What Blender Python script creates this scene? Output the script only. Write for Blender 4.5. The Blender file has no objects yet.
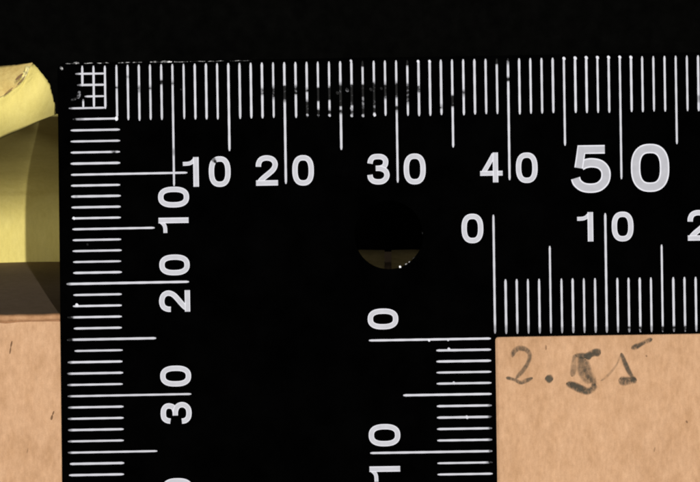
import bpy, bmesh, math, random
from mathutils import Vector, Matrix

random.seed(7)
sc = bpy.context.scene
C = sc.collection

# ---------------------------------------------------------------- scale
# 1 Blender unit = 1 m.  The ruler's face lies HR above the table top.
MM = 0.001
PX = 11.2              # reference pixels per millimetre on the ruler's face
DCAM = 250.0           # mm, camera above the ruler's face
HR = 61.0              # mm, ruler's face above the table
CX, CY = 350.0, 34.0   # the camera's axis

# ---------------------------------------------------------------- camera
cam = bpy.data.cameras.new('camera')
cam.sensor_width = 36.0
cam.lens = 36.0 * DCAM / (700.0 / PX)
cam.shift_y = (CY - 241.0) / 700.0
cam.clip_start = 0.01
cam.clip_end = 20.0
camo = bpy.data.objects.new('camera', cam)
camo.location = (0, 0, (HR + DCAM) * MM)
C.objects.link(camo)
sc.camera = camo

# ---------------------------------------------------------------- light
w = bpy.data.worlds.new('World')
sc.world = w
w.use_nodes = True
w.node_tree.nodes['Background'].inputs[0].default_value = (1.0, 0.97, 0.92, 1)
w.node_tree.nodes['Background'].inputs[1].default_value = 0.20

lamp = bpy.data.lights.new('copy_stand_lamp', 'AREA')
lamp.shape = 'RECTANGLE'
lamp.size = 0.004
lamp.size_y = 0.15
lamp.energy = 11.3
lamp.color = (1.0, 0.975, 0.95)
lo = bpy.data.objects.new('copy_stand_lamp', lamp)
aim = Vector((-0.026, -0.015, 0.03))
ldir = Vector((0.160, 0.163, 1.0)).normalized()
lo.location = aim + ldir * 1.0
lx = Vector((0, 1, 0)).cross(ldir).normalized()      # long side of the tube runs up the picture
ly = ldir.cross(lx)
lo.rotation_euler = Matrix((lx, ly, ldir)).transposed().to_euler()
C.objects.link(lo)
# added weak fill from the left, lifts the ruler's shadow on the flap
lamp2 = bpy.data.lights.new('added_fill_lamp', 'AREA')
lamp2.shape = 'DISK'
lamp2.size = 0.12
lamp2.energy = 2.9
lamp2.color = (1.0, 0.975, 0.95)
lo2 = bpy.data.objects.new('added_fill_lamp', lamp2)
ldir2 = Vector((-0.42, 0.02, 1.0)).normalized()
lo2.location = aim + ldir2 * 1.0
lo2.rotation_euler = ldir2.to_track_quat('Z', 'Y').to_euler()
C.objects.link(lo2)

sc.cycles.filter_width = 2.1
vs = sc.view_settings
vs.view_transform = 'Standard'
vs.look = 'None'
vs.exposure = 0.0
vs.gamma = 1.0
vs.use_curve_mapping = False


# ---------------------------------------------------------------- helpers
def P(px, py, h=0.0):
    """point h mm below the ruler's face, px/py in reference pixels"""
    k = 1.0 + h / DCAM
    return Vector(((px - CX) / PX * k * MM, (CY - py) / PX * k * MM, (HR - h) * MM))


def link(name, verts, faces, mat, parent=None, smooth=False, ink=None):
    me = bpy.data.meshes.new(name)
    me.from_pydata([tuple(v) for v in verts], [], faces)
    me.update()
    if ink is not None:
        a = me.attributes.new('ink', 'FLOAT', 'POINT')
        a.data.foreach_set('value', ink)
    if smooth:
        me.polygons.foreach_set('use_smooth', [True] * len(me.polygons))
    o = bpy.data.objects.new(name, me)
    C.objects.link(o)
    if mat:
        me.materials.append(mat)
    if parent:
        o.parent = parent
    return o


def new_mat(name):
    m = bpy.data.materials.new(name)
    m.use_nodes = True
    nt = m.node_tree
    b = nt.nodes['Principled BSDF']
    return m, nt, b


def N(nt, t, **kw):
    n = nt.nodes.new(t)
    for k, v in kw.items():
        setattr(n, k, v)
    return n


def setin(n, **kw):
    for k, v in kw.items():
        n.inputs[k.replace('_', ' ')].default_value = v


def noise(nt, vec, scale, detail=4, rough=0.55):
    n = N(nt, 'ShaderNodeTexNoise')
    n.inputs['Scale'].default_value = scale
    n.inputs['Detail'].default_value = detail
    n.inputs['Roughness'].default_value = rough
    nt.links.new(vec, n.inputs['Vector'])
    return n.outputs['Fac']


def ramp(nt, fac, stops):
    r = N(nt, 'ShaderNodeValToRGB')
    e = r.color_ramp.elements
    while len(e) < len(stops):
        e.new(0.5)
    for el, (p, c) in zip(e, stops):
        el.position = p
        el.color = (*c, 1)
    nt.links.new(fac, r.inputs[0])
    return r.outputs[0]


def mapping(nt, scale=(1, 1, 1)):
    t = N(nt, 'ShaderNodeTexCoord')
    m = N(nt, 'ShaderNodeMapping')
    m.inputs['Scale'].default_value = scale
    nt.links.new(t.outputs['Object'], m.inputs['Vector'])
    return m.outputs['Vector']


def mixc(nt, mode, fac, a, b):
    n = N(nt, 'ShaderNodeMix', data_type='RGBA', blend_type=mode)
    for sock, v in ((n.inputs[0], fac), (n.inputs[6], a), (n.inputs[7], b)):
        if hasattr(v, 'is_linked'):
            nt.links.new(v, sock)
        elif isinstance(v, (int, float)):
            sock.default_value = v
        else:
            sock.default_value = (*v, 1)
    return n.outputs[2]


def math_(nt, op, a, b=None, c=None, clamp=False):
    n = N(nt, 'ShaderNodeMath', operation=op, use_clamp=clamp)
    for i, v in enumerate((a, b, c)):
        if v is None:
            continue
        if hasattr(v, 'is_linked'):
            nt.links.new(v, n.inputs[i])
        else:
            n.inputs[i].default_value = v
    return n.outputs[0]


def bump(nt, b, height, strength, dist):
    n = N(nt, 'ShaderNodeBump')
    n.inputs['Strength'].default_value = strength
    n.inputs['Distance'].default_value = dist
    nt.links.new(height, n.inputs['Height'])
    nt.links.new(n.outputs[0], b.inputs['Normal'])


# ---------------------------------------------------------------- materials
def make_board(name, base, dark, light, stretch=(1, .28, 1), contrast=1.0):
    m, nt, b = new_mat(name)
    v1 = mapping(nt, stretch)
    v2 = mapping(nt, (1, 1, 1))
    n1 = noise(nt, v1, 900, 5, .62)
    n2 = noise(nt, v2, 130, 3, .5)
    n3 = noise(nt, v1, 2600, 3, .6)
    c1 = ramp(nt, n1, [(0.28, dark), (0.5, base), (0.74, light)])
    c2 = ramp(nt, n2, [(0.3, (.955, .945, .935)), (0.7, (1.035, 1.035, 1.035))])
    c = mixc(nt, 'MULTIPLY', 1.0, c1, c2)
    c3 = ramp(nt, n3, [(0.25, (.90, .885, .87)), (0.75, (1.09, 1.09, 1.10))])
    c = mixc(nt, 'MULTIPLY', contrast, c, c3)
    # short fine fibres, lying mostly along the board
    n5 = noise(nt, mapping(nt, (1, .24, 1)), 4200, 3, .7)
    c5 = ramp(nt, n5, [(0.25, (.86, .84, .82)), (0.5, (1, 1, 1)), (0.75, (1.12, 1.12, 1.13))])
    c = mixc(nt, 'MULTIPLY', contrast * .6, c, c5)
    n6 = noise(nt, v2, 9000, 2, .6)
    c6 = ramp(nt, n6, [(0.25, (.88, .87, .86)), (0.75, (1.11, 1.11, 1.11))])
    c = mixc(nt, 'MULTIPLY', contrast * .7, c, c6)
    # sparse dark fibres in the pulp
    n4 = noise(nt, mapping(nt, (1, .35, 1)), 620, 2, .5)
    f = math_(nt, 'MULTIPLY_ADD', n4, 14.0, -10.4, clamp=True)
    f = math_(nt, 'MULTIPLY', f, .45)
    c = mixc(nt, 'MIX', f, c, tuple(x * .45 for x in base))
    nt.links.new(c, b.inputs['Base Color'])
    b.inputs['Roughness'].default_value = .85
    b.inputs['Specular IOR Level'].default_value = .15
    bump(nt, b, n1, .25, .00006)
    return m


M_KRAFT = make_board('kraft_board', (.415, .250, .140), (.362, .211, .111), (.460, .286, .167), (1, .5, 1))
M_FOLD = make_board('shaded_fold', (.34, .185, .092), (.26, .135, .062), (.42, .245, .13), (1, 1, 1))  # the fold's shading is put into a darker kraft colour
M_END = make_board('shaded_end_board', (.142, .101, .066), (.122, .086, .054), (.162, .116, .078))  # kraft darkened so that the end's shade sits in its colour
M_YELLOW = make_board('yellow_lining_paper', (.575, .490, .150), (.545, .460, .135), (.605, .520, .172), contrast=.5)
M_TAB = make_board('shaded_tab_board', (.19, .15, .062), (.15, .115, .045), (.22, .175, .08))  # yellow tabs browned, the dimness under the ruler put into the colour
M_CORE = make_board('torn_board_core', (.52, .395, .135), (.44, .31, .10), (.57, .45, .17), (1, 1, 1))
M_EDGE = make_board('cut_paper_edge', (.60, .53, .22), (.52, .44, .17), (.66, .60, .30), (1, 1, 1))

# black plastic of the ruler
M_BLACK, nt, b = new_mat('black_plastic')
n1 = noise(nt, mapping(nt), 300, 4)
nt.links.new(ramp(nt, n1, [(.3, (.0002, .0002, .0002)), (.75, (.0007, .0007, .0007))]), b.inputs['Base Color'])
b.inputs['Roughness'].default_value = .7
b.inputs['Specular IOR Level'].default_value = 0.0
bump(nt, b, noise(nt, mapping(nt), 5000, 2), .15, .00001)

# broken glints on the ruler's rim, painted as bright colour
M_GLINT, nt, b = new_mat('painted_glint')
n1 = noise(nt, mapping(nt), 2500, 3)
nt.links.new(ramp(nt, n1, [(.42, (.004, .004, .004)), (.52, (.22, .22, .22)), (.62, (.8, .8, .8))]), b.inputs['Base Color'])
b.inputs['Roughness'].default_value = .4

# white scale print; the attribute 'ink' says how much of it is left
M_INK, nt, b = new_mat('white_scale_print')
at = N(nt, 'ShaderNodeAttribute', attribute_name='ink')
n1 = noise(nt, mapping(nt), 1700, 4, .6)
n2 = noise(nt, mapping(nt), 3800, 3, .6)
worn = math_(nt, 'MULTIPLY', math_(nt, 'SUBTRACT', .52, at.outputs['Fac'], clamp=True), 1.22)
k = math_(nt, 'MULTIPLY', math_(nt, 'SUBTRACT', n2, worn), 6.0, clamp=True)
k = math_(nt, 'MULTIPLY', k, math_(nt, 'MULTIPLY_ADD', at.outputs['Fac'], .86, .14))
k = math_(nt, 'MULTIPLY', k, math_(nt, 'MULTIPLY_ADD', n1, .30, .85))
c = mixc(nt, 'MIX', 1.0, (0, 0, 0), (.525, .532, .580))
c = mixc(nt, 'MULTIPLY', 1.0, c, k)
nt.links.new(c, b.inputs['Base Color'])
b.inputs['Roughness'].default_value = .6
b.inputs['Specular IOR Level'].default_value = .1

# black cloth table
M_CLOTH, nt, b = new_mat('black_cloth')
n1 = noise(nt, mapping(nt), 700, 5)
nt.links.new(ramp(nt, n1, [(.3, (.0009, .0009, .0008)), (.8, (.0019, .0019, .0017))]), b.inputs['Base Color'])
b.inputs['Roughness'].default_value = 1.0
b.inputs['Specular IOR Level'].default_value = 0.0


def make_pencil(name, col, lo, hi):
    m, nt, b = new_mat(name)
    at = N(nt, 'ShaderNodeAttribute', attribute_name='ink')
    n1 = noise(nt, mapping(nt, (1, .5, 1)), 3600, 5, .75)
    n2 = noise(nt, mapping(nt), 700, 2, .5)
    k = math_(nt, 'ADD', math_(nt, 'MULTIPLY', n1, 1.5), math_(nt, 'MULTIPLY', n2, .9))
    k = math_(nt, 'MULTIPLY_ADD', k, hi, lo, clamp=True)
    k = math_(nt, 'MULTIPLY', k, at.outputs['Fac'], clamp=True)
    b.inputs['Base Color'].default_value = (*col, 1)
    b.inputs['Roughness'].default_value = .8
    b.inputs['Specular IOR Level'].default_value = .1
    nt.links.new(k, b.inputs['Alpha'])
    return m


M_PENCIL = make_pencil('soft_pencil', (.066, .056, .040), -1.15, 1.55)
M_FIBRE_SHADE = make_pencil('dark_fibre_and_shade', (.13, .07, .035), -.1, .9)  # real fibres, and the painted shade in the tear's crevices


# ---------------------------------------------------------------- strokes
def catmull(pts, n=6, closed=False):
    out = []
    m = len(pts)
    if m < 3:
        return [Vector(p) for p in pts]
    pts = [Vector(p) for p in pts]
    rng = range(m if closed else m - 1)
    for i in rng:
        if closed:
            p0, p1, p2, p3 = pts[i - 1], pts[i], pts[(i + 1) % m], pts[(i + 2) % m]
        else:
            p0, p1, p2, p3 = pts[max(i - 1, 0)], pts[i], pts[i + 1], pts[min(i + 2, m - 1)]
        for j in range(n):
            t = j / n
            out.append(.5 * ((2 * p1) + (p2 - p0) * t + (2 * p0 - 5 * p1 + 4 * p2 - p3) * t * t
                             + (3 * p1 - p0 - 3 * p2 + p3) * t ** 3))
    if not closed:
        out.append(pts[-1])
    return out


def ribbon(V, F, I, pts, width, h, closed=False, rim=None, inkf=None, edge=1.0, mid=1.0, round_end=False):
    """a flat stroke of pixel width along pts, h mm below the face (negative: above)"""
    n = len(pts)
    base = len(V)
    ncol = 4 if rim else 2
    for i, p in enumerate(pts):
        a = pts[i - 1] if (i > 0 or closed) else p
        c = pts[(i + 1) % n] if (i < n - 1 or closed) else p
        t = (c - a)
        if t.length < 1e-9:
            t = Vector((1, 0))
        t.normalize()
        nrm = Vector((-t.y, t.x))
        wd = width(i / (n - 1)) if callable(width) else width
        if round_end and not closed and (i == 0 or i == n - 1):
            wd *= .5
        if p is not a and p is not c:
            d1, d2 = (p - a), (c - p)
            if d1.length > 1e-9 and d2.length > 1e-9:
                t = (d1.normalized() + d2.normalized())
                if t.length > 1e-3:
                    t.normalize()
                    nrm = Vector((-t.y, t.x))
                    wd *= min(1.6, 1 / max(.3, t.dot(d1.normalized())))
        iv = inkf(p) if inkf else 1.0
        cols = ((-.5 * wd, edge), (-.5 * wd + rim, mid), (.5 * wd - rim, mid), (.5 * wd, edge)) if rim else ((-.5 * wd, edge), (.5 * wd, edge))
        for off, e in cols:
            q = p + nrm * off
            V.append(P(q.x, q.y, h))
            I.append(iv * e)
    seg = n if closed else n - 1
    for i in range(seg):
        for k in range(ncol - 1):
            a = base + i * ncol + k
            c = base + ((i + 1) % n) * ncol + k
            F.append((a, c, c + 1, a + 1))


def V2(*a):
    return Vector(a)


# ================================================================= SETTING
def table():
    s = 1.2
    o = link('table', [(-s, -s, -.0005), (s, -s, -.0005), (s, s, -.0005), (-s, s, -.0005)], [(0, 1, 2, 3)], M_CLOTH)
    o['kind'] = 'structure'
    o['label'] = 'black cloth table top behind everything'


table()


# ================================================================= CARTON
def carton():
    root = bpy.data.objects.new('carton', None)
    C.objects.link(root)
    root.location = (0, 0, 0)
    root['label'] = 'brown cardboard carton with yellow lined flap, pencilled 2.55, lying under the ruler'
    root['category'] = 'carton'

    HT = .56            # top of the board: the ruler rests on it
    TH = .75            # board thickness
    # the long edge where top panel meets the end, px along x
    def ye(x): return 315.6 - .028 * x + .5 * math.sin(x * .05) * .6
    xs = [-330 + i * 12 for i in range(int(1330 / 12) + 1)]
    # ---- top panel: outer ply with a slightly uneven front edge
    V, F = [], []
    def yt(x):
        return ye(x) + 6.9 + .6 * math.sin(x * .11 + 1) + .35 * math.sin(x * .31)
    rows = [(-.2, HT + .40), (0.1, HT + .05), (2.2, HT), (330, HT), (930, HT)]
    for x in xs:
        y0 = yt(x)
        for j, (dy, h) in enumerate(rows):
            V.append(P(x, y0 + dy if j < 3 else 326 + dy, h))
    nr = len(rows)
    for i in range(len(xs) - 1):
        for j in range(nr - 1):
            a = i * nr + j
            F.append((a + nr, a, a + 1, a + nr + 1))
    link('top_panel', V, F, M_KRAFT, root, smooth=False)
    # ---- folded edge: rounded lip between top ply and end
    V, F = [], []
    prof = [(10.5, HT + .42), (6.6, HT + .40), (5.6, HT + .17), (4.4, HT + .12), (2.6, HT + .08), (1.2, HT + .14), (.3, HT + .30), (0, HT + .55), (0, HT + 1.0)]
    for x in xs:
        jit = .35 * math.sin(x * .21) + .25 * math.sin(x * .57 + 2)
        for dy, h in prof:
            k = 1 + h / DCAM
            # keep the lip upright: same world y whatever the depth
            q = P(x, ye(x) + dy + (jit if dy < 6 else 0), HT)
            V.append(Vector((q.x, q.y, (HR - h) * MM)))
    nr = len(prof)
    for i in range(len(xs) - 1):
        for j in range(nr - 1):
            a = i * nr + j
            F.append((a, a + nr, a + nr + 1, a + 1))
    link('folded_edge', V, F, M_FOLD, root, smooth=True)
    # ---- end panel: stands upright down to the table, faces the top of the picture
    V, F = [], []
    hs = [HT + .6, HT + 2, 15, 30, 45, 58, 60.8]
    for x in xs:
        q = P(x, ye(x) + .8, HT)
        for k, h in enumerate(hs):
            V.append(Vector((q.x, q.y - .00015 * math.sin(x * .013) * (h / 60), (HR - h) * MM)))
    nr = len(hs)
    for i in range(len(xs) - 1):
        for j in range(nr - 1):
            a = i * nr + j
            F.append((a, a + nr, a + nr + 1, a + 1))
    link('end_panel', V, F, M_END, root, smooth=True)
    # ---- the other three sides
    def side(a, c):
        q0, q1 = P(*a, HT), P(*c, HT)
        z0, z1 = (HR - HT - .02) * MM, .0002
        link('side_panel', [(q0.x, q0.y, z0), (q1.x, q1.y, z0), (q1.x, q1.y, z1), (q0.x, q0.y, z1)], [(0, 1, 2, 3)], M_KRAFT, root)
    xr = xs[-1]
    side((xs[0], ye(xs[0]) + 2), (xs[0], 1256))
    side((xr, 1256), (xr, ye(xr) + 2))
    side((xs[0], 1256), (xr, 1256))

    # ---- yellow lined flap hinged at the foot of the end panel, curling upward
    HB = 60.6
    prof = [(267, HB), (262, HB), (240, HB), (228, HB - .05), (217, HB - .35), (207, HB - .95), (197, HB - 2.0), (187, HB - 3.7), (178, HB - 6.0),
            (170, HB - 8.8), (160, HB - 12.6), (150, HB - 17.4), (140, HB - 22.1), (130, HB - 26.6), (122.6, HB - 29.6), (116.8, HB - 32.0)]
    pts = catmull([V2(a, c) for a, c in prof], 4)
    V, F = [], []
    nx = 22
    def flap_x(s): return -190 + s * 330
    for p in pts:
        for i in range(nx + 1):
            x = flap_x(i / nx)
            tilt = -.022 * (x - 20)
            V.append(P(x, p.x + tilt * (1 if p.x < 260 else 1), p.y + .25 * math.sin(x * .03 + p.x * .02) * (p.y < 58)))
    for j in range(len(pts) - 1):
        for i in range(nx):
            a = j * (nx + 1) + i
            F.append((a, a + 1, a + nx + 2, a + nx + 1))
    o = link('curled_flap', V, F, M_YELLOW, root, smooth=True)
    so = o.modifiers.new('thick', 'SOLIDIFY'); so.thickness = .0002; so.offset = -1
    o['label'] = 'yellow lined flap curling up beside the ruler'

    # ---- folded-over tip of that flap, its yellow ply torn off at the corner
    top = [V2(-150, 70), V2(-60, 67), V2(0, 66), V2(18, 64.6), V2(32, 62.8)]
    right = [V2(32, 62.8), V2(38, 68.5), V2(42.5, 75), V2(47, 80), V2(50, 84), V2(50.6, 89), V2(52.5, 94), V2(53.6, 100), V2(55.4, 106), V2(56.2, 114)]
    bottom = [V2(-150, 206), V2(-60, 166), V2(0, 139), V2(20.7, 130), V2(38.4, 121.8), V2(56.2, 114.2)]
    tear = [V2(-150, 150), V2(-60, 122), V2(-20, 107), V2(0, 98), V2(7, 94.5), V2(12.5, 90), V2(18, 86), V2(23, 81), V2(26, 77), V2(28.5, 71), V2(32, 63.2)]

    def poly_at(poly, s):
        L = [0]
        for a, c in zip(poly[:-1], poly[1:]):
            L.append(L[-1] + (c - a).length)
        d = s * L[-1]
        for i in range(len(poly) - 1):
            if d <= L[i + 1] or i == len(poly) - 2:
                f = (d - L[i]) / max(1e-6, L[i + 1] - L[i])
                return poly[i].lerp(poly[i + 1], f)

    def htip(q):
        # gently rolled: highest along the middle, falling off at both long edges and the torn end
        yb = 139 - .44 * q.x
        t = (yb - q.y) / 75.0
        t = max(-.1, min(1.2, t))
        return 3.2 + 4.2 * (t - .42) ** 2 * 2.2 + .8 * max(0, (q.x - 15) / 40) ** 2 + .25 * math.sin(q.x * .12)

    def sheet(name, upper, lower, mat, dh, n=70, m=14, curl=0, jag=0, thick=.45):
        rnd = random.Random(3)
        V, F = [], []
        for i in range(n + 1):
            s = i / n
            a = poly_at(upper, s)
            a = a + V2(rnd.uniform(-1, 1), rnd.uniform(-1, 1)) * jag * (2.2 if a.x > 36 else 1)
            c = poly_at(lower, s)
            for j in range(m + 1):
                t = j / m
                q = a.lerp(c, t)
                lift = curl * max(0, 1 - t * 5) * (1 if s < .75 else max(0, 1 - (s - .75) * 8))
                V.append(P(q.x, q.y, htip(q) + dh - lift))
        for i in range(n):
            for j in range(m):
                a = i * (m + 1) + j
                F.append((a, a + 1, a + m + 2, a + m + 1))
        o = link(name, V, F, mat, root, smooth=True)
        md = o.modifiers.new('thick', 'SOLIDIFY'); md.thickness = thick * MM; md.offset = -1
        if mat is M_YELLOW:
            o.data.materials.append(M_EDGE)
            md.material_offset_rim = 1
        return o
    up = tear[:-1] + right
    o = sheet('folded_tip', up, bottom, M_YELLOW, 0, n=120, m=16, curl=.25, jag=.28)
    o['label'] = 'folded yellow tip of the flap with a ragged end'
    o = sheet('torn_core', top, [p + V2(1, 3) for p in tear[:-1]] + [V2(33, 66)], M_CORE, .35, n=70, m=10, jag=.3)
    o['label'] = 'bare brown board where the yellow paper tore away'

    # ---- dark strokes painting the shade in crevices along the tear
    for pl, wd, iv in (([(15.5, 80), (19, 77), (23, 73.5)], 2.6, .9), ([(4, 95.5), (9, 91), (13, 87.5)], 2.0, .7),
                       ([(17, 85), (22, 80), (25, 76)], 1.8, .8), ([(25, 75), (28, 69)], 1.8, .55)):
        V, F, I = [], [], []
        pts = catmull([V2(*p) for p in pl], 4)
        ribbon(V, F, I, pts, lambda t, wd=wd: wd * (.35 + .65 * math.sin(math.pi * min(.97, max(.03, t)))), 2.2, inkf=lambda p: iv)
        link('tear_crease_shade', V, F, M_FIBRE_SHADE, root, ink=I)

    # ---- two short yellow tabs seen through the ruler's hole, shade put into their colour
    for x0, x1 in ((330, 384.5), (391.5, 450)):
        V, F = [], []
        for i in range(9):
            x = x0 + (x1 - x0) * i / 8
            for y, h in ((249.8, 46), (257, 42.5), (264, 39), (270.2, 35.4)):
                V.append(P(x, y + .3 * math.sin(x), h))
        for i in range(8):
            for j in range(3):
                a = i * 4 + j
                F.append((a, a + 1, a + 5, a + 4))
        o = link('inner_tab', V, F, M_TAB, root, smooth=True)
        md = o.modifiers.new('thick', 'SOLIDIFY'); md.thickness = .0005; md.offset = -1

    # ---- handwriting "2.55"
    def W(x, y): return V2(490 + x / 4.118, 330 + y / 4.118)
    def mark(name, strokes, label=None, pw=7):
        V, F, I = [], [], []
        for k, (pl, wd, iv) in enumerate(strokes):
            pts = catmull([W(*p) for p in pl], 6)
            ribbon(V, F, I, pts, lambda t, wd=wd: wd / 4.118 * (1.25 + .16 * math.sin(7 * t + wd)) * max(.06, (1 - abs(2 * t - 1) ** pw)) ** .5, HT - .012 - .003 * k,
                   rim=wd / 4.118 * .33, edge=.0, mid=1.0, inkf=lambda p: iv * random.uniform(.8, 1.15))
        o = link(name, V, F, M_PENCIL, root, ink=I)
        if label:
            o['label'] = label
        return o
    mark('handwritten_digit', [
        ([(92, 112), (98, 90), (118, 76), (143, 78), (162, 96), (162, 120), (148, 150), (126, 178), (106, 200)], 19, .62),
        ([(94, 106), (104, 86), (122, 78), (146, 82)], 14, .35),
        ([(66, 196), (84, 200), (104, 206), (126, 216), (150, 208), (176, 197)], 15, .85)], 'pencilled digit 2')
    mark('handwritten_point', [([(227, 197), (230, 198), (237, 199), (244, 201), (251, 202), (257, 203), (260, 204)], 29, 1.0)], 'pencilled decimal point', pw=2)
    mark('handwritten_digit', [
        ([(352, 104), (372, 106), (398, 108)], 22, .75),
        ([(392, 116), (412, 100), (434, 92), (456, 96)], 27, 1.0),
        ([(398, 118), (420, 102), (448, 96)], 20, .8),
        ([(350, 100), (346, 130), (344, 160), (338, 192)], 22, .42),
        ([(376, 110), (374, 140), (376, 166), (398, 196), (420, 214)], 34, .55),
        ([(392, 120), (398, 150), (404, 176), (424, 206), (430, 230)], 30, .60),
        ([(432, 222), (424, 240), (404, 252), (376, 244), (346, 230), (314, 220)], 28, .98),
        ([(330, 224), (360, 232), (392, 244)], 20, .8)], 'smeared pencilled first digit 5')
    mark('handwritten_digit', [
        ([(540, 94), (548, 116), (562, 150), (580, 184), (592, 200)], 17, .78),
        ([(540, 96), (530, 124), (514, 154), (484, 188), (456, 210)], 9, .42),
        ([(530, 206), (552, 210), (578, 208), (604, 204)], 31, 1.0),
        ([(534, 200), (566, 204), (600, 200)], 16, .7),
        ([(582, 76), (606, 66), (634, 52), (668, 36)], 19, .95),
        ([(586, 72), (612, 64), (640, 50)], 12, .5)], 'pencilled second digit 5 with detached top stroke')

    # ---- dark fibres and flecks in the board
    fl = [((12, 341), (10.8, 347), 1.8, 1), ((10.8, 347), (9.8, 354), 1.4, .9), ((54, 411), (52.5, 415), 1.6, 1), ((52.3, 415), (51.2, 420), 2.4, 1),
          ((686, 420.5), (687.5, 423), 2.0, .5), ((646, 355), (647, 357), 2.0, .4), ((546, 345), (546, 350), 1.6, .45),
          ((655, 447), (654, 452), 1.4, .3), ((28, 448), (27, 453), 1.2, .3)]
    for a, c, wd, iv in fl:
        V, F, I = [], [], []
        a, c = V2(*a), V2(*c)
        pts = [a, a.lerp(c, .35), a.lerp(c, .7), c]
        ribbon(V, F, I, pts, lambda t: wd * (.4 + .6 * math.sin(math.pi * t)), HT - .008, inkf=lambda p: iv)
        link('fibre_fleck', V, F, M_FIBRE_SHADE, root, ink=I)


carton()


# ================================================================= RULER
TICK_H = -.010
NUM_H = -.012


def ruler():
    # ---- body: an L with rounded corners and a round hole
    def top_y(x): return 62.6 - .0165 * (x - 75)
    def left_x(y): return 58.0 + .0115 * (y - 120)
    def in_y(x): return 337.0 - .0165 * (x - 495)
    def in_x(y): return 495.4 + .0135 * (y - 337)
    XR, YB = 1290.0, 1310.0

    def arc(cx, cy, r, a0, a1, n=8):
        return [V2(cx + r * math.cos(math.radians(a0 + (a1 - a0) * i / n)), cy + r * math.sin(math.radians(a0 + (a1 - a0) * i / n))) for i in range(n + 1)]
    tl = (left_x(64), top_y(64))
    out = arc(tl[0] + 7.5, tl[1] + 7.5, 7.5, 180, 270)
    out += [V2(XR - 6, top_y(XR)), V2(XR, top_y(XR) + 6), V2(XR + 4, in_y(XR) - 6), V2(XR - 2, in_y(XR))]
    out += arc(in_x(337) + 3.5, in_y(496) + 3.5, 3.5, 270, 180, 5)
    out += [V2(in_x(YB), YB - 6), V2(in_x(YB) - 6, YB), V2(left_x(YB) + 6, YB), V2(left_x(YB), YB - 6)]
    hx, hy, hr = 388.8, 235.2, 34.3
    hole = arc(hx, hy, hr, 0, 360, 64)[:-1]
    cu = bpy.data.curves.new('ruler_outline', 'CURVE')
    cu.dimensions = '2D'
    cu.fill_mode = 'BOTH'
    for poly in (out, hole):
        sp = cu.splines.new('POLY')
        sp.points.add(len(poly) - 1)
        for p, q in zip(sp.points, poly):
            v = P(q.x, q.y, 0)
            p.co = (v.x, v.y, 0, 1)
        sp.use_cyclic_u = True
    T = .50
    cu.extrude = (T / 2 - .05) * MM
    cu.bevel_depth = .05 * MM
    cu.offset = -.05 * MM
    cu.bevel_resolution = 2
    co = bpy.data.objects.new('ruler_outline', cu)
    C.objects.link(co)
    dg = bpy.context.evaluated_depsgraph_get()
    me = bpy.data.meshes.new_from_object(co.evaluated_get(dg))
    bpy.data.objects.remove(co)
    bpy.data.curves.remove(cu)
    for v in me.vertices:
        v.co.z += (HR - T / 2) * MM
    me.materials.clear()
    me.materials.append(M_BLACK)
    root = bpy.data.objects.new('angle_ruler', None)
    C.objects.link(root)
    root['label'] = 'black L-shaped ruler with white millimetre scales and a round hole, lying on the carton'
    root['category'] = 'ruler'
    body = bpy.data.objects.new('body', me)
    C.objects.link(body)
    body.parent = root
    body['label'] = 'black plastic L-shaped plate'

    # ---- tick marks: each its own strip, ink worn away in places
    def tick(a, c, gaps=(), name='tick_mark', width=2.1):
        a, c = V2(*a), V2(*c)
        L = (c - a).length
        n = max(6, int(L / 2.4))
        V, F, I = [], [], []
        pts = [a.lerp(c, i / n) for i in range(n + 1)]
        jw = random.uniform(.9, 1.1)
        tone = random.uniform(.92, 1.04)
        ph = random.uniform(0, 20)
        vert = abs(c.y - a.y) > abs(c.x - a.x)

        def ink(p):
            u = p.y if vert else p.x
            v = 1.0
            for g0, g1, lev in gaps:
                if g0 - .9 <= u <= g1 + .9:
                    e = min((u - g0 + .9), (g1 + .9 - u), 1.0)
                    v = min(v, 1 - (1 - lev) * max(0, min(1, e)))
            return .76 * tone * v if v > .99 else .76 * v * .6
        ribbon(V, F, I, pts, lambda t: width * jw * (1 + .05 * math.sin(t * L * .35 + ph)), TICK_H if vert else TICK_H + .004, inkf=ink, round_end=True)
        return link(name, V, F, M_INK, root, ink=I)

    TV = .0145      # lean of the upright ticks
    # wear, in pixels down the picture: (from, to, ink left)
    wear = {5: [(87, 89, .25)], 6: [(76, 78, .6)], 7: [(86, 93, .55)], 8: [(87, 90, .15)], 9: [(81, 85, .05)], 10: [(82, 84, .15), (150, 154, .6)],
            18: [(88, 95, .45)], 19: [(87, 98, .2)], 20: [(86, 101, .14)], 21: [(86, 95, .25)],
            22: [(89, 92, .25), (101, 119, .08)], 23: [(87, 101, .06), (110, 119, .1)], 24: [(87, 100, .05), (110, 114, .04)],
            25: [(84, 107, .12), (110, 114, .2)], 26: [(84, 105, .05), (110, 114, .05)], 27: [(58, 67, .03), (84, 96, .12), (97, 107, .4), (109, 114, .04)],
            28: [(83, 96, .10), (97, 101, .02), (101, 107, .3), (108, 112, .03)], 29: [(84, 98, .15)], 30: [(83, 97, .12), (106, 111, .2)],
            31: [(58, 66, .3), (83, 103, .25)], 32: [(86, 92, .35)], 34: [(106, 109, .4)], 35: [(96, 106, .12)], 36: [(90, 95, .4)],
            39: [(56, 65, .12)], 40: [(57, 63, .25), (78, 81, .05)], 57: [(96, 101, .6)]}
    # upper scale
    for u in range(5, 68):
        x0 = 172.3 + 11.185 * (u - 10)
        y0 = 65.0 - .0165 * (x0 - 116)
        if u == 5:
            L = 53
        elif u == 10:
            L = 122.5
        elif u % 10 == 0:
            L = 122.0
        elif u % 5 == 0:
            L = 88.3
        else:
            L = 55.6
        L += random.uniform(-.5, .5)
        tick((x0, y0), (x0 + L * TV, y0 + L), wear.get(u, ()))
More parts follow.
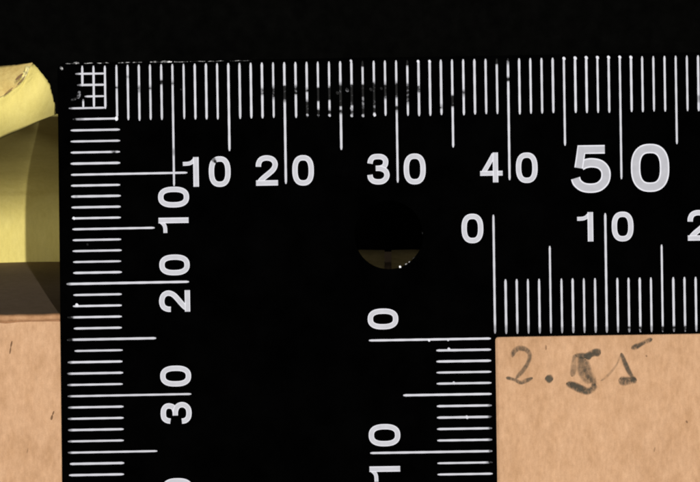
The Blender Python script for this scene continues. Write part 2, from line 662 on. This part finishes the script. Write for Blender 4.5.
    # left scale; the spacing is as printed
    ys = {5: 118.9, 10: 174.4, 15: 228.9, 20: 283.5, 25: 339.3, 30: 395.8, 35: 452.2, 40: 508.6, 45: 565.0}
    def yv(v):
        a = v // 5 * 5
        if a == 45:
            return ys[45] + (v - 45) * 11.28
        return ys[a] + (ys[a + 5] - ys[a]) * (v - a) / 5
    for v in range(5, 46):
        y = yv(v)
        xl = 70.3 + .0185 * (y - 130)
        gaps = []
        if v == 5:
            xl, xr = 73.0, 117.0
            gaps = [(70, 77, .25), (77, 82, .7)]
        elif v % 10 == 0:
            xr = 187.5 + .0150 * (y - 174)
        elif v % 5 == 0:
            xr = 154.8 + .0125 * (y - 229)
        else:
            xr = 120 + .0120 * (y - 150)
        if v in (20, 23, 25, 27, 28, 29, 30, 31, 32, 33, 34, 35):
            xl = 66.8 + .008 * (y - 283)
            gaps = [(60, 70.5, .55)]
        if v in (25, 23):
            gaps = [(60, 70, .3), (70, 72.5, .03)]
        if v in (36, 37):
            xl = 69.5
        if v == 7 + 1:
            gaps.append((112, 116, .45))
        if v == 12:
            gaps.append((75, 76, .8))
        xl += random.uniform(-.5, .5)
        xr += random.uniform(-.4, .4)
        s = .0190
        tick((xl, y + s * (95 - xl)), (xr, y + s * (95 - xr)), gaps)
    # inner horizontal scale
    for k in range(0, 26):
        x = 494.6 + 11.185 * k
        yb = 333.6 - .0125 * (x - 528)
        if k == 0:
            yt, yb = 214.8, 333.5
        elif k % 10 == 0:
            yt = 213.2 - .012 * (x - 606)
        elif k % 5 == 0:
            yt = 246.0 - .012 * (x - 550)
        else:
            yt = 279.0 - .0125 * (x - 528)
        g = [(327, 335, .75)]
        if k in (12, 13, 15, 16, 17):
            g = [(326.5, 329.5, .15), (329.5, 335, .55)]
        tick((x + TV * (yt - 300), yt), (x + TV * (yb - 300), yb), g)
    # inner vertical scale
    yi = {0: 338.9, 5: 394.3, 10: 451.5, 15: 507.9, 20: 564.3}
    for k in range(0, 20):
        a = k // 5 * 5
        y = yi[a] + (yi[a + 5] - yi[a]) * (k - a) / 5
        xr = 490.8 + .0135 * (y - 339)
        if k == 0:
            xl = 369
        elif k % 10 == 0:
            xl = 370.3 + .012 * (y - 452)
        elif k % 5 == 0:
            xl = 403.3
        else:
            xl = 436.4 + .010 * (y - 350)
        g = []
        if k in (7, 11):
            g = [(488, 490.5, .15), (490.5, 496, .3)]
        elif k in (6, 8, 9, 10):
            g = [(488.5, 496, .5)]
        s = .0165
        tick((xl, y + s * (465 - xl)), (xr, y + s * (465 - xr)), g)
    # ---- the little grid in the corner
    g = lambda a, c, gaps=(): tick(a, c, gaps, 'grid_line', 1.95)
    g((82.2, 65.8), (82.4, 86.2))
    g((83.2, 99.2), (83.3, 107.6), [(98, 101, .5)])
    g((93.4, 65.8), (94.0, 107.8))
    g((104.8, 65.8), (105.4, 108.8))
    g((75.4, 73.9), (105.0, 73.5), [(74, 78, .65)])
    g((77.2, 85.1), (105.0, 84.7), [(76, 80, .3)])
    g((84.6, 96.5), (105.0, 96.1), [(84, 86, .5)])
    g((68.8, 108.4), (105.4, 107.7), [(68, 72, .55)])
    # ---- smears of print left by wear
    def smear(pl, wd, iv):
        V, F, I = [], [], []
        pts = catmull([V2(*p) for p in pl], 4)
        ribbon(V, F, I, pts, lambda t: wd * (.35 + .65 * math.sin(math.pi * min(.95, max(.05, t)))), TICK_H - .004, inkf=lambda p: iv ** 1.4)
        link('print_smear', V, F, M_INK, root, ink=I)
    smear([(79.4, 91), (78.8, 95), (78.0, 98.5)], 3.6, .30)
    smear([(71, 100.2), (74, 99.4), (77, 97.8)], 2.4, .16)
    smear([(115.0, 118.7), (116.4, 118.6), (118.0, 118.5)], 4.4, 1.1)
    for x, y, r, iv in ((347.2, 90, 4.2, .20), (371, 89.5, 3.6, .12), (381.4, 88.5, 3, .14), (337.5, 93, 3.6, .10), (87.5, 244.5, 2.5, .10), (374.6, 114.8, 3.4, .9),
                        (351.6, 108.6, 3.2, .5), (351.7, 115.8, 3.0, .6), (363, 115.8, 3, .55), (329.6, 115.4, 3, .7), (318.4, 115, 2.6, .3), (307.4, 115, 2.8, .55),
                        (181, 89.5, 2, .12), (74, 218.3, 3.2, 1.0), (77, 305.2, 3.8, 1.0), (429, 340.2, 3.0, 1.0), (449, 349.2, 3.4, .9), (467, 417.2, 3.6, .9), (454, 383, 3.2, .8),
                        (448, 340, 2.4, .9), (564, 58.6, 3.6, 1.0), (575.2, 58.2, 3.8, .95), (586.3, 57.8, 3.8, .95), (597.5, 57.6, 3.6, .9), (608.6, 57.4, 3.6, 1.0), (619.8, 57.2, 3.4, 1.0), (630.9, 57.4, 3.6, 1.0),
                        (351, 61, 3, .8), (418.2, 61.5, 3.2, 1.0), (429.6, 61.5, 3.2, 1.0)):
        r *= .8
        smear([(x - r * .35, y - r * .5), (x, y), (x + r * .3, y + r * .5)], r, iv)

    # ---- numerals
    def glyph(d, box, rot=False, sw=5.15, gaps=None):
        x0, y0, x1, y1 = box
        cw, ch = ((y1 - y0), (x1 - x0)) if rot else ((x1 - x0), (y1 - y0))   # the numeral's own width and height
        lean = .0155
        def M(a, c, pad=True):
            i = sw / 2 if pad else 0
            gx = i + a * (cw - 2 * i)
            gy = i + c * (ch - 2 * i)
            if rot:
                px_, py_ = x0 + gy, y1 - gx
            else:
                px_, py_ = x0 + gx, y0 + gy
            cx, cy = (x0 + x1) / 2, (y0 + y1) / 2
            return V2(px_ + lean * (py_ - cy), py_ - lean * (px_ - cx))
        e = sw / 2 / max(1, (ch - sw))      # half a stroke in glyph units
        ex = sw / 2 / max(1, (cw - sw))
        S = []
        if d == '0':
            n = 2.55
            pts = []
            for i in range(44):
                t = 2 * math.pi * i / 44
                cs, sn = math.cos(t), math.sin(t)
                pts.append((.5 + .5 * math.copysign(abs(cs) ** (2 / n), cs), .5 + .5 * math.copysign(abs(sn) ** (2 / n), sn)))
            S.append(([M(*p) for p in pts], sw, True))
        elif d == '1':
            S.append((catmull([M(-ex, .165), M(.30, .155), M(.62, .10), M(.86, -.0)], 4), sw * .72, False))
            S.append(([M(1, -e), M(1, .3), M(1, .7), M(1, 1 + e)], sw * 1.04, False))
        elif d == '2':
            S.append((catmull([M(.0, .34), M(.02, .20), M(.14, .06), M(.36, -.005), M(.62, -.005), M(.86, .06), M(.99, .20), M(.97, .35), M(.84, .49), M(.60, .63), M(.34, .77), M(.13, .90), M(.05, 1.0)], 4), sw, False))
            S.append(([M(-ex, 1), M(.3, 1), M(.7, 1), M(1 + ex, 1)], sw, False))
        elif d == '3':
            S.append((catmull([M(.0, .27), M(.05, .13), M(.20, .02), M(.48, -.005), M(.74, .02), M(.91, .12), M(.93, .26), M(.84, .39), M(.62, .455), M(.34, .465)], 4), sw, False))
            S.append((catmull([M(.36, .465), M(.64, .475), M(.90, .56), M(1.0, .71), M(.95, .86), M(.76, .975), M(.48, 1.005), M(.20, .97), M(.03, .86), M(-.01, .72)], 4), sw, False))
        elif d == '4':
            S.append(([M(.66, -.03), M(.34, .36), M(.02, .73)], sw * .88, False))
            S.append(([M(-ex, .735), M(.5, .735), M(1 + ex, .735)], sw * .9, False))
            S.append(([M(.74, -e), M(.74, .3), M(.74, .7), M(.74, 1 + e)], sw, False))
        elif d == '5':
            S.append((catmull([M(.17, .425), M(.30, .372), M(.52, .345), M(.79, .385), M(.96, .51), M(1.0, .67), M(.94, .84), M(.75, .97), M(.48, 1.005), M(.22, .97), M(.04, .86), M(-.02, .74)], 5), sw, False))
            S.append(([M(.97, .0), M(.6, .0), M(.19, .0), M(.14, .25), M(.09, .475)], sw * .92, False))
        V, F, I = [], [], []
        for k, (pts, wd, cl) in enumerate(S):
            ribbon(V, F, I, pts, wd, NUM_H - .003 * k, closed=cl, rim=.18 * wd, edge=1.28, mid=.54 if sw > 7 else .66,
                   inkf=(lambda p: min([1.0] + [lv for (gx, gy, gr, lv) in gaps if (p - V2(gx, gy)).length < gr])) if gaps else None)
        link('numeral', V, F, M_INK, root, ink=I)

    for d, bx, gp in (('1', (183.0, 157.2, 198.6, 186.8), None), ('0', (208.9, 156.4, 230.5, 186.8), [(214, 160, 2.2, .15)]), ('2', (255.9, 155.7, 277.8, 185.5), None), ('0', (292.4, 155.2, 313.8, 185.5), None),
                      ('3', (367.5, 154.1, 389.4, 184.3), None), ('0', (403.8, 153.6, 425.6, 184.3), None), ('4', (480.1, 152.6, 502.5, 182.4), None),
                      ('0', (516.0, 152.6, 537.5, 182.9), None), ('0', (461.6, 213.8, 483.2, 243.1), None), ('1', (577.3, 212.2, 593.0, 241.5), None),
                      ('0', (611.8, 211.7, 633.4, 241.3), None), ('2', (687.7, 210.4, 709.6, 240.5), None), ('0', (724, 210, 745.6, 240), None)):
        glyph(d, bx, gaps=gp)
    glyph('5', (571.4, 144.9, 610.5, 192.6), sw=9.2)
    glyph('0', (631.0, 143.9, 669.2, 191.8), sw=9.2)
    for d, bx in (('0', (158.2, 186.8, 189.0, 207.4)), ('1', (158.6, 217.8, 188.6, 232.8)), ('0', (159.4, 254.6, 189.6, 275.2)), ('2', (159.5, 290.4, 190.0, 311.8)),
                  ('0', (160.3, 365.7, 191.0, 386.4)), ('3', (160.9, 402.2, 191.4, 423.6)), ('0', (162.2, 478.2, 192.6, 499)), ('4', (162.6, 514, 193, 536)),
                  ('0', (367.8, 308.6, 398.2, 329.3)), ('0', (368.8, 424.1, 400.2, 446.2)), ('1', (369.6, 466.4, 400.2, 481.6))):
        glyph(d, bx, rot=True)

    # ---- painted glints along the top rim and round the hole
    def glint(pl, wd, h):
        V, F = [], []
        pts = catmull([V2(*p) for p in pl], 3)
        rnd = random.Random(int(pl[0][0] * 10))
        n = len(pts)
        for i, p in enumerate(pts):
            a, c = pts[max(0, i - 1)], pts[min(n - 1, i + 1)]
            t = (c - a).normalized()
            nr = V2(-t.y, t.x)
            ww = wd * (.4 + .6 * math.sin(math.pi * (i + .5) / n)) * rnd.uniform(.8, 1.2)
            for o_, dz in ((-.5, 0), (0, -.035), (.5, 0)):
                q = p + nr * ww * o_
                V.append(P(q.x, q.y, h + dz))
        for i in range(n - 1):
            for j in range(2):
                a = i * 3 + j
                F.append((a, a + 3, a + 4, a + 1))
        link('rim_glint', V, F, M_GLINT, root)
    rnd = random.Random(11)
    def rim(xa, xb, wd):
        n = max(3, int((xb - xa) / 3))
        glint([(xa + (xb - xa) * i / n, top_y(xa + (xb - xa) * i / n) + .9 + rnd.uniform(-.2, .2)) for i in range(n + 1)], wd, .02)
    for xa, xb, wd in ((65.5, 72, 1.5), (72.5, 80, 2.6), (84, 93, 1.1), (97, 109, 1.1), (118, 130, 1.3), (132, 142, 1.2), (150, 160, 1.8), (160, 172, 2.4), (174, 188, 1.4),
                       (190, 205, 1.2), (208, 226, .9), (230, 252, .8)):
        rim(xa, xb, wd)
    glint([(60.2, 66.6), (61.6, 68.4), (62.4, 70.0)], 3.4, .01)
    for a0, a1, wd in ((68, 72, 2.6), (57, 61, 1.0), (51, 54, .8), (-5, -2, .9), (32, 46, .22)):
        glint([(hx + (hr - .6) * math.cos(math.radians(a0 + (a1 - a0) * i / 3)), hy + (hr - .6) * math.sin(math.radians(a0 + (a1 - a0) * i / 3))) for i in range(4)], wd, .02)


ruler()
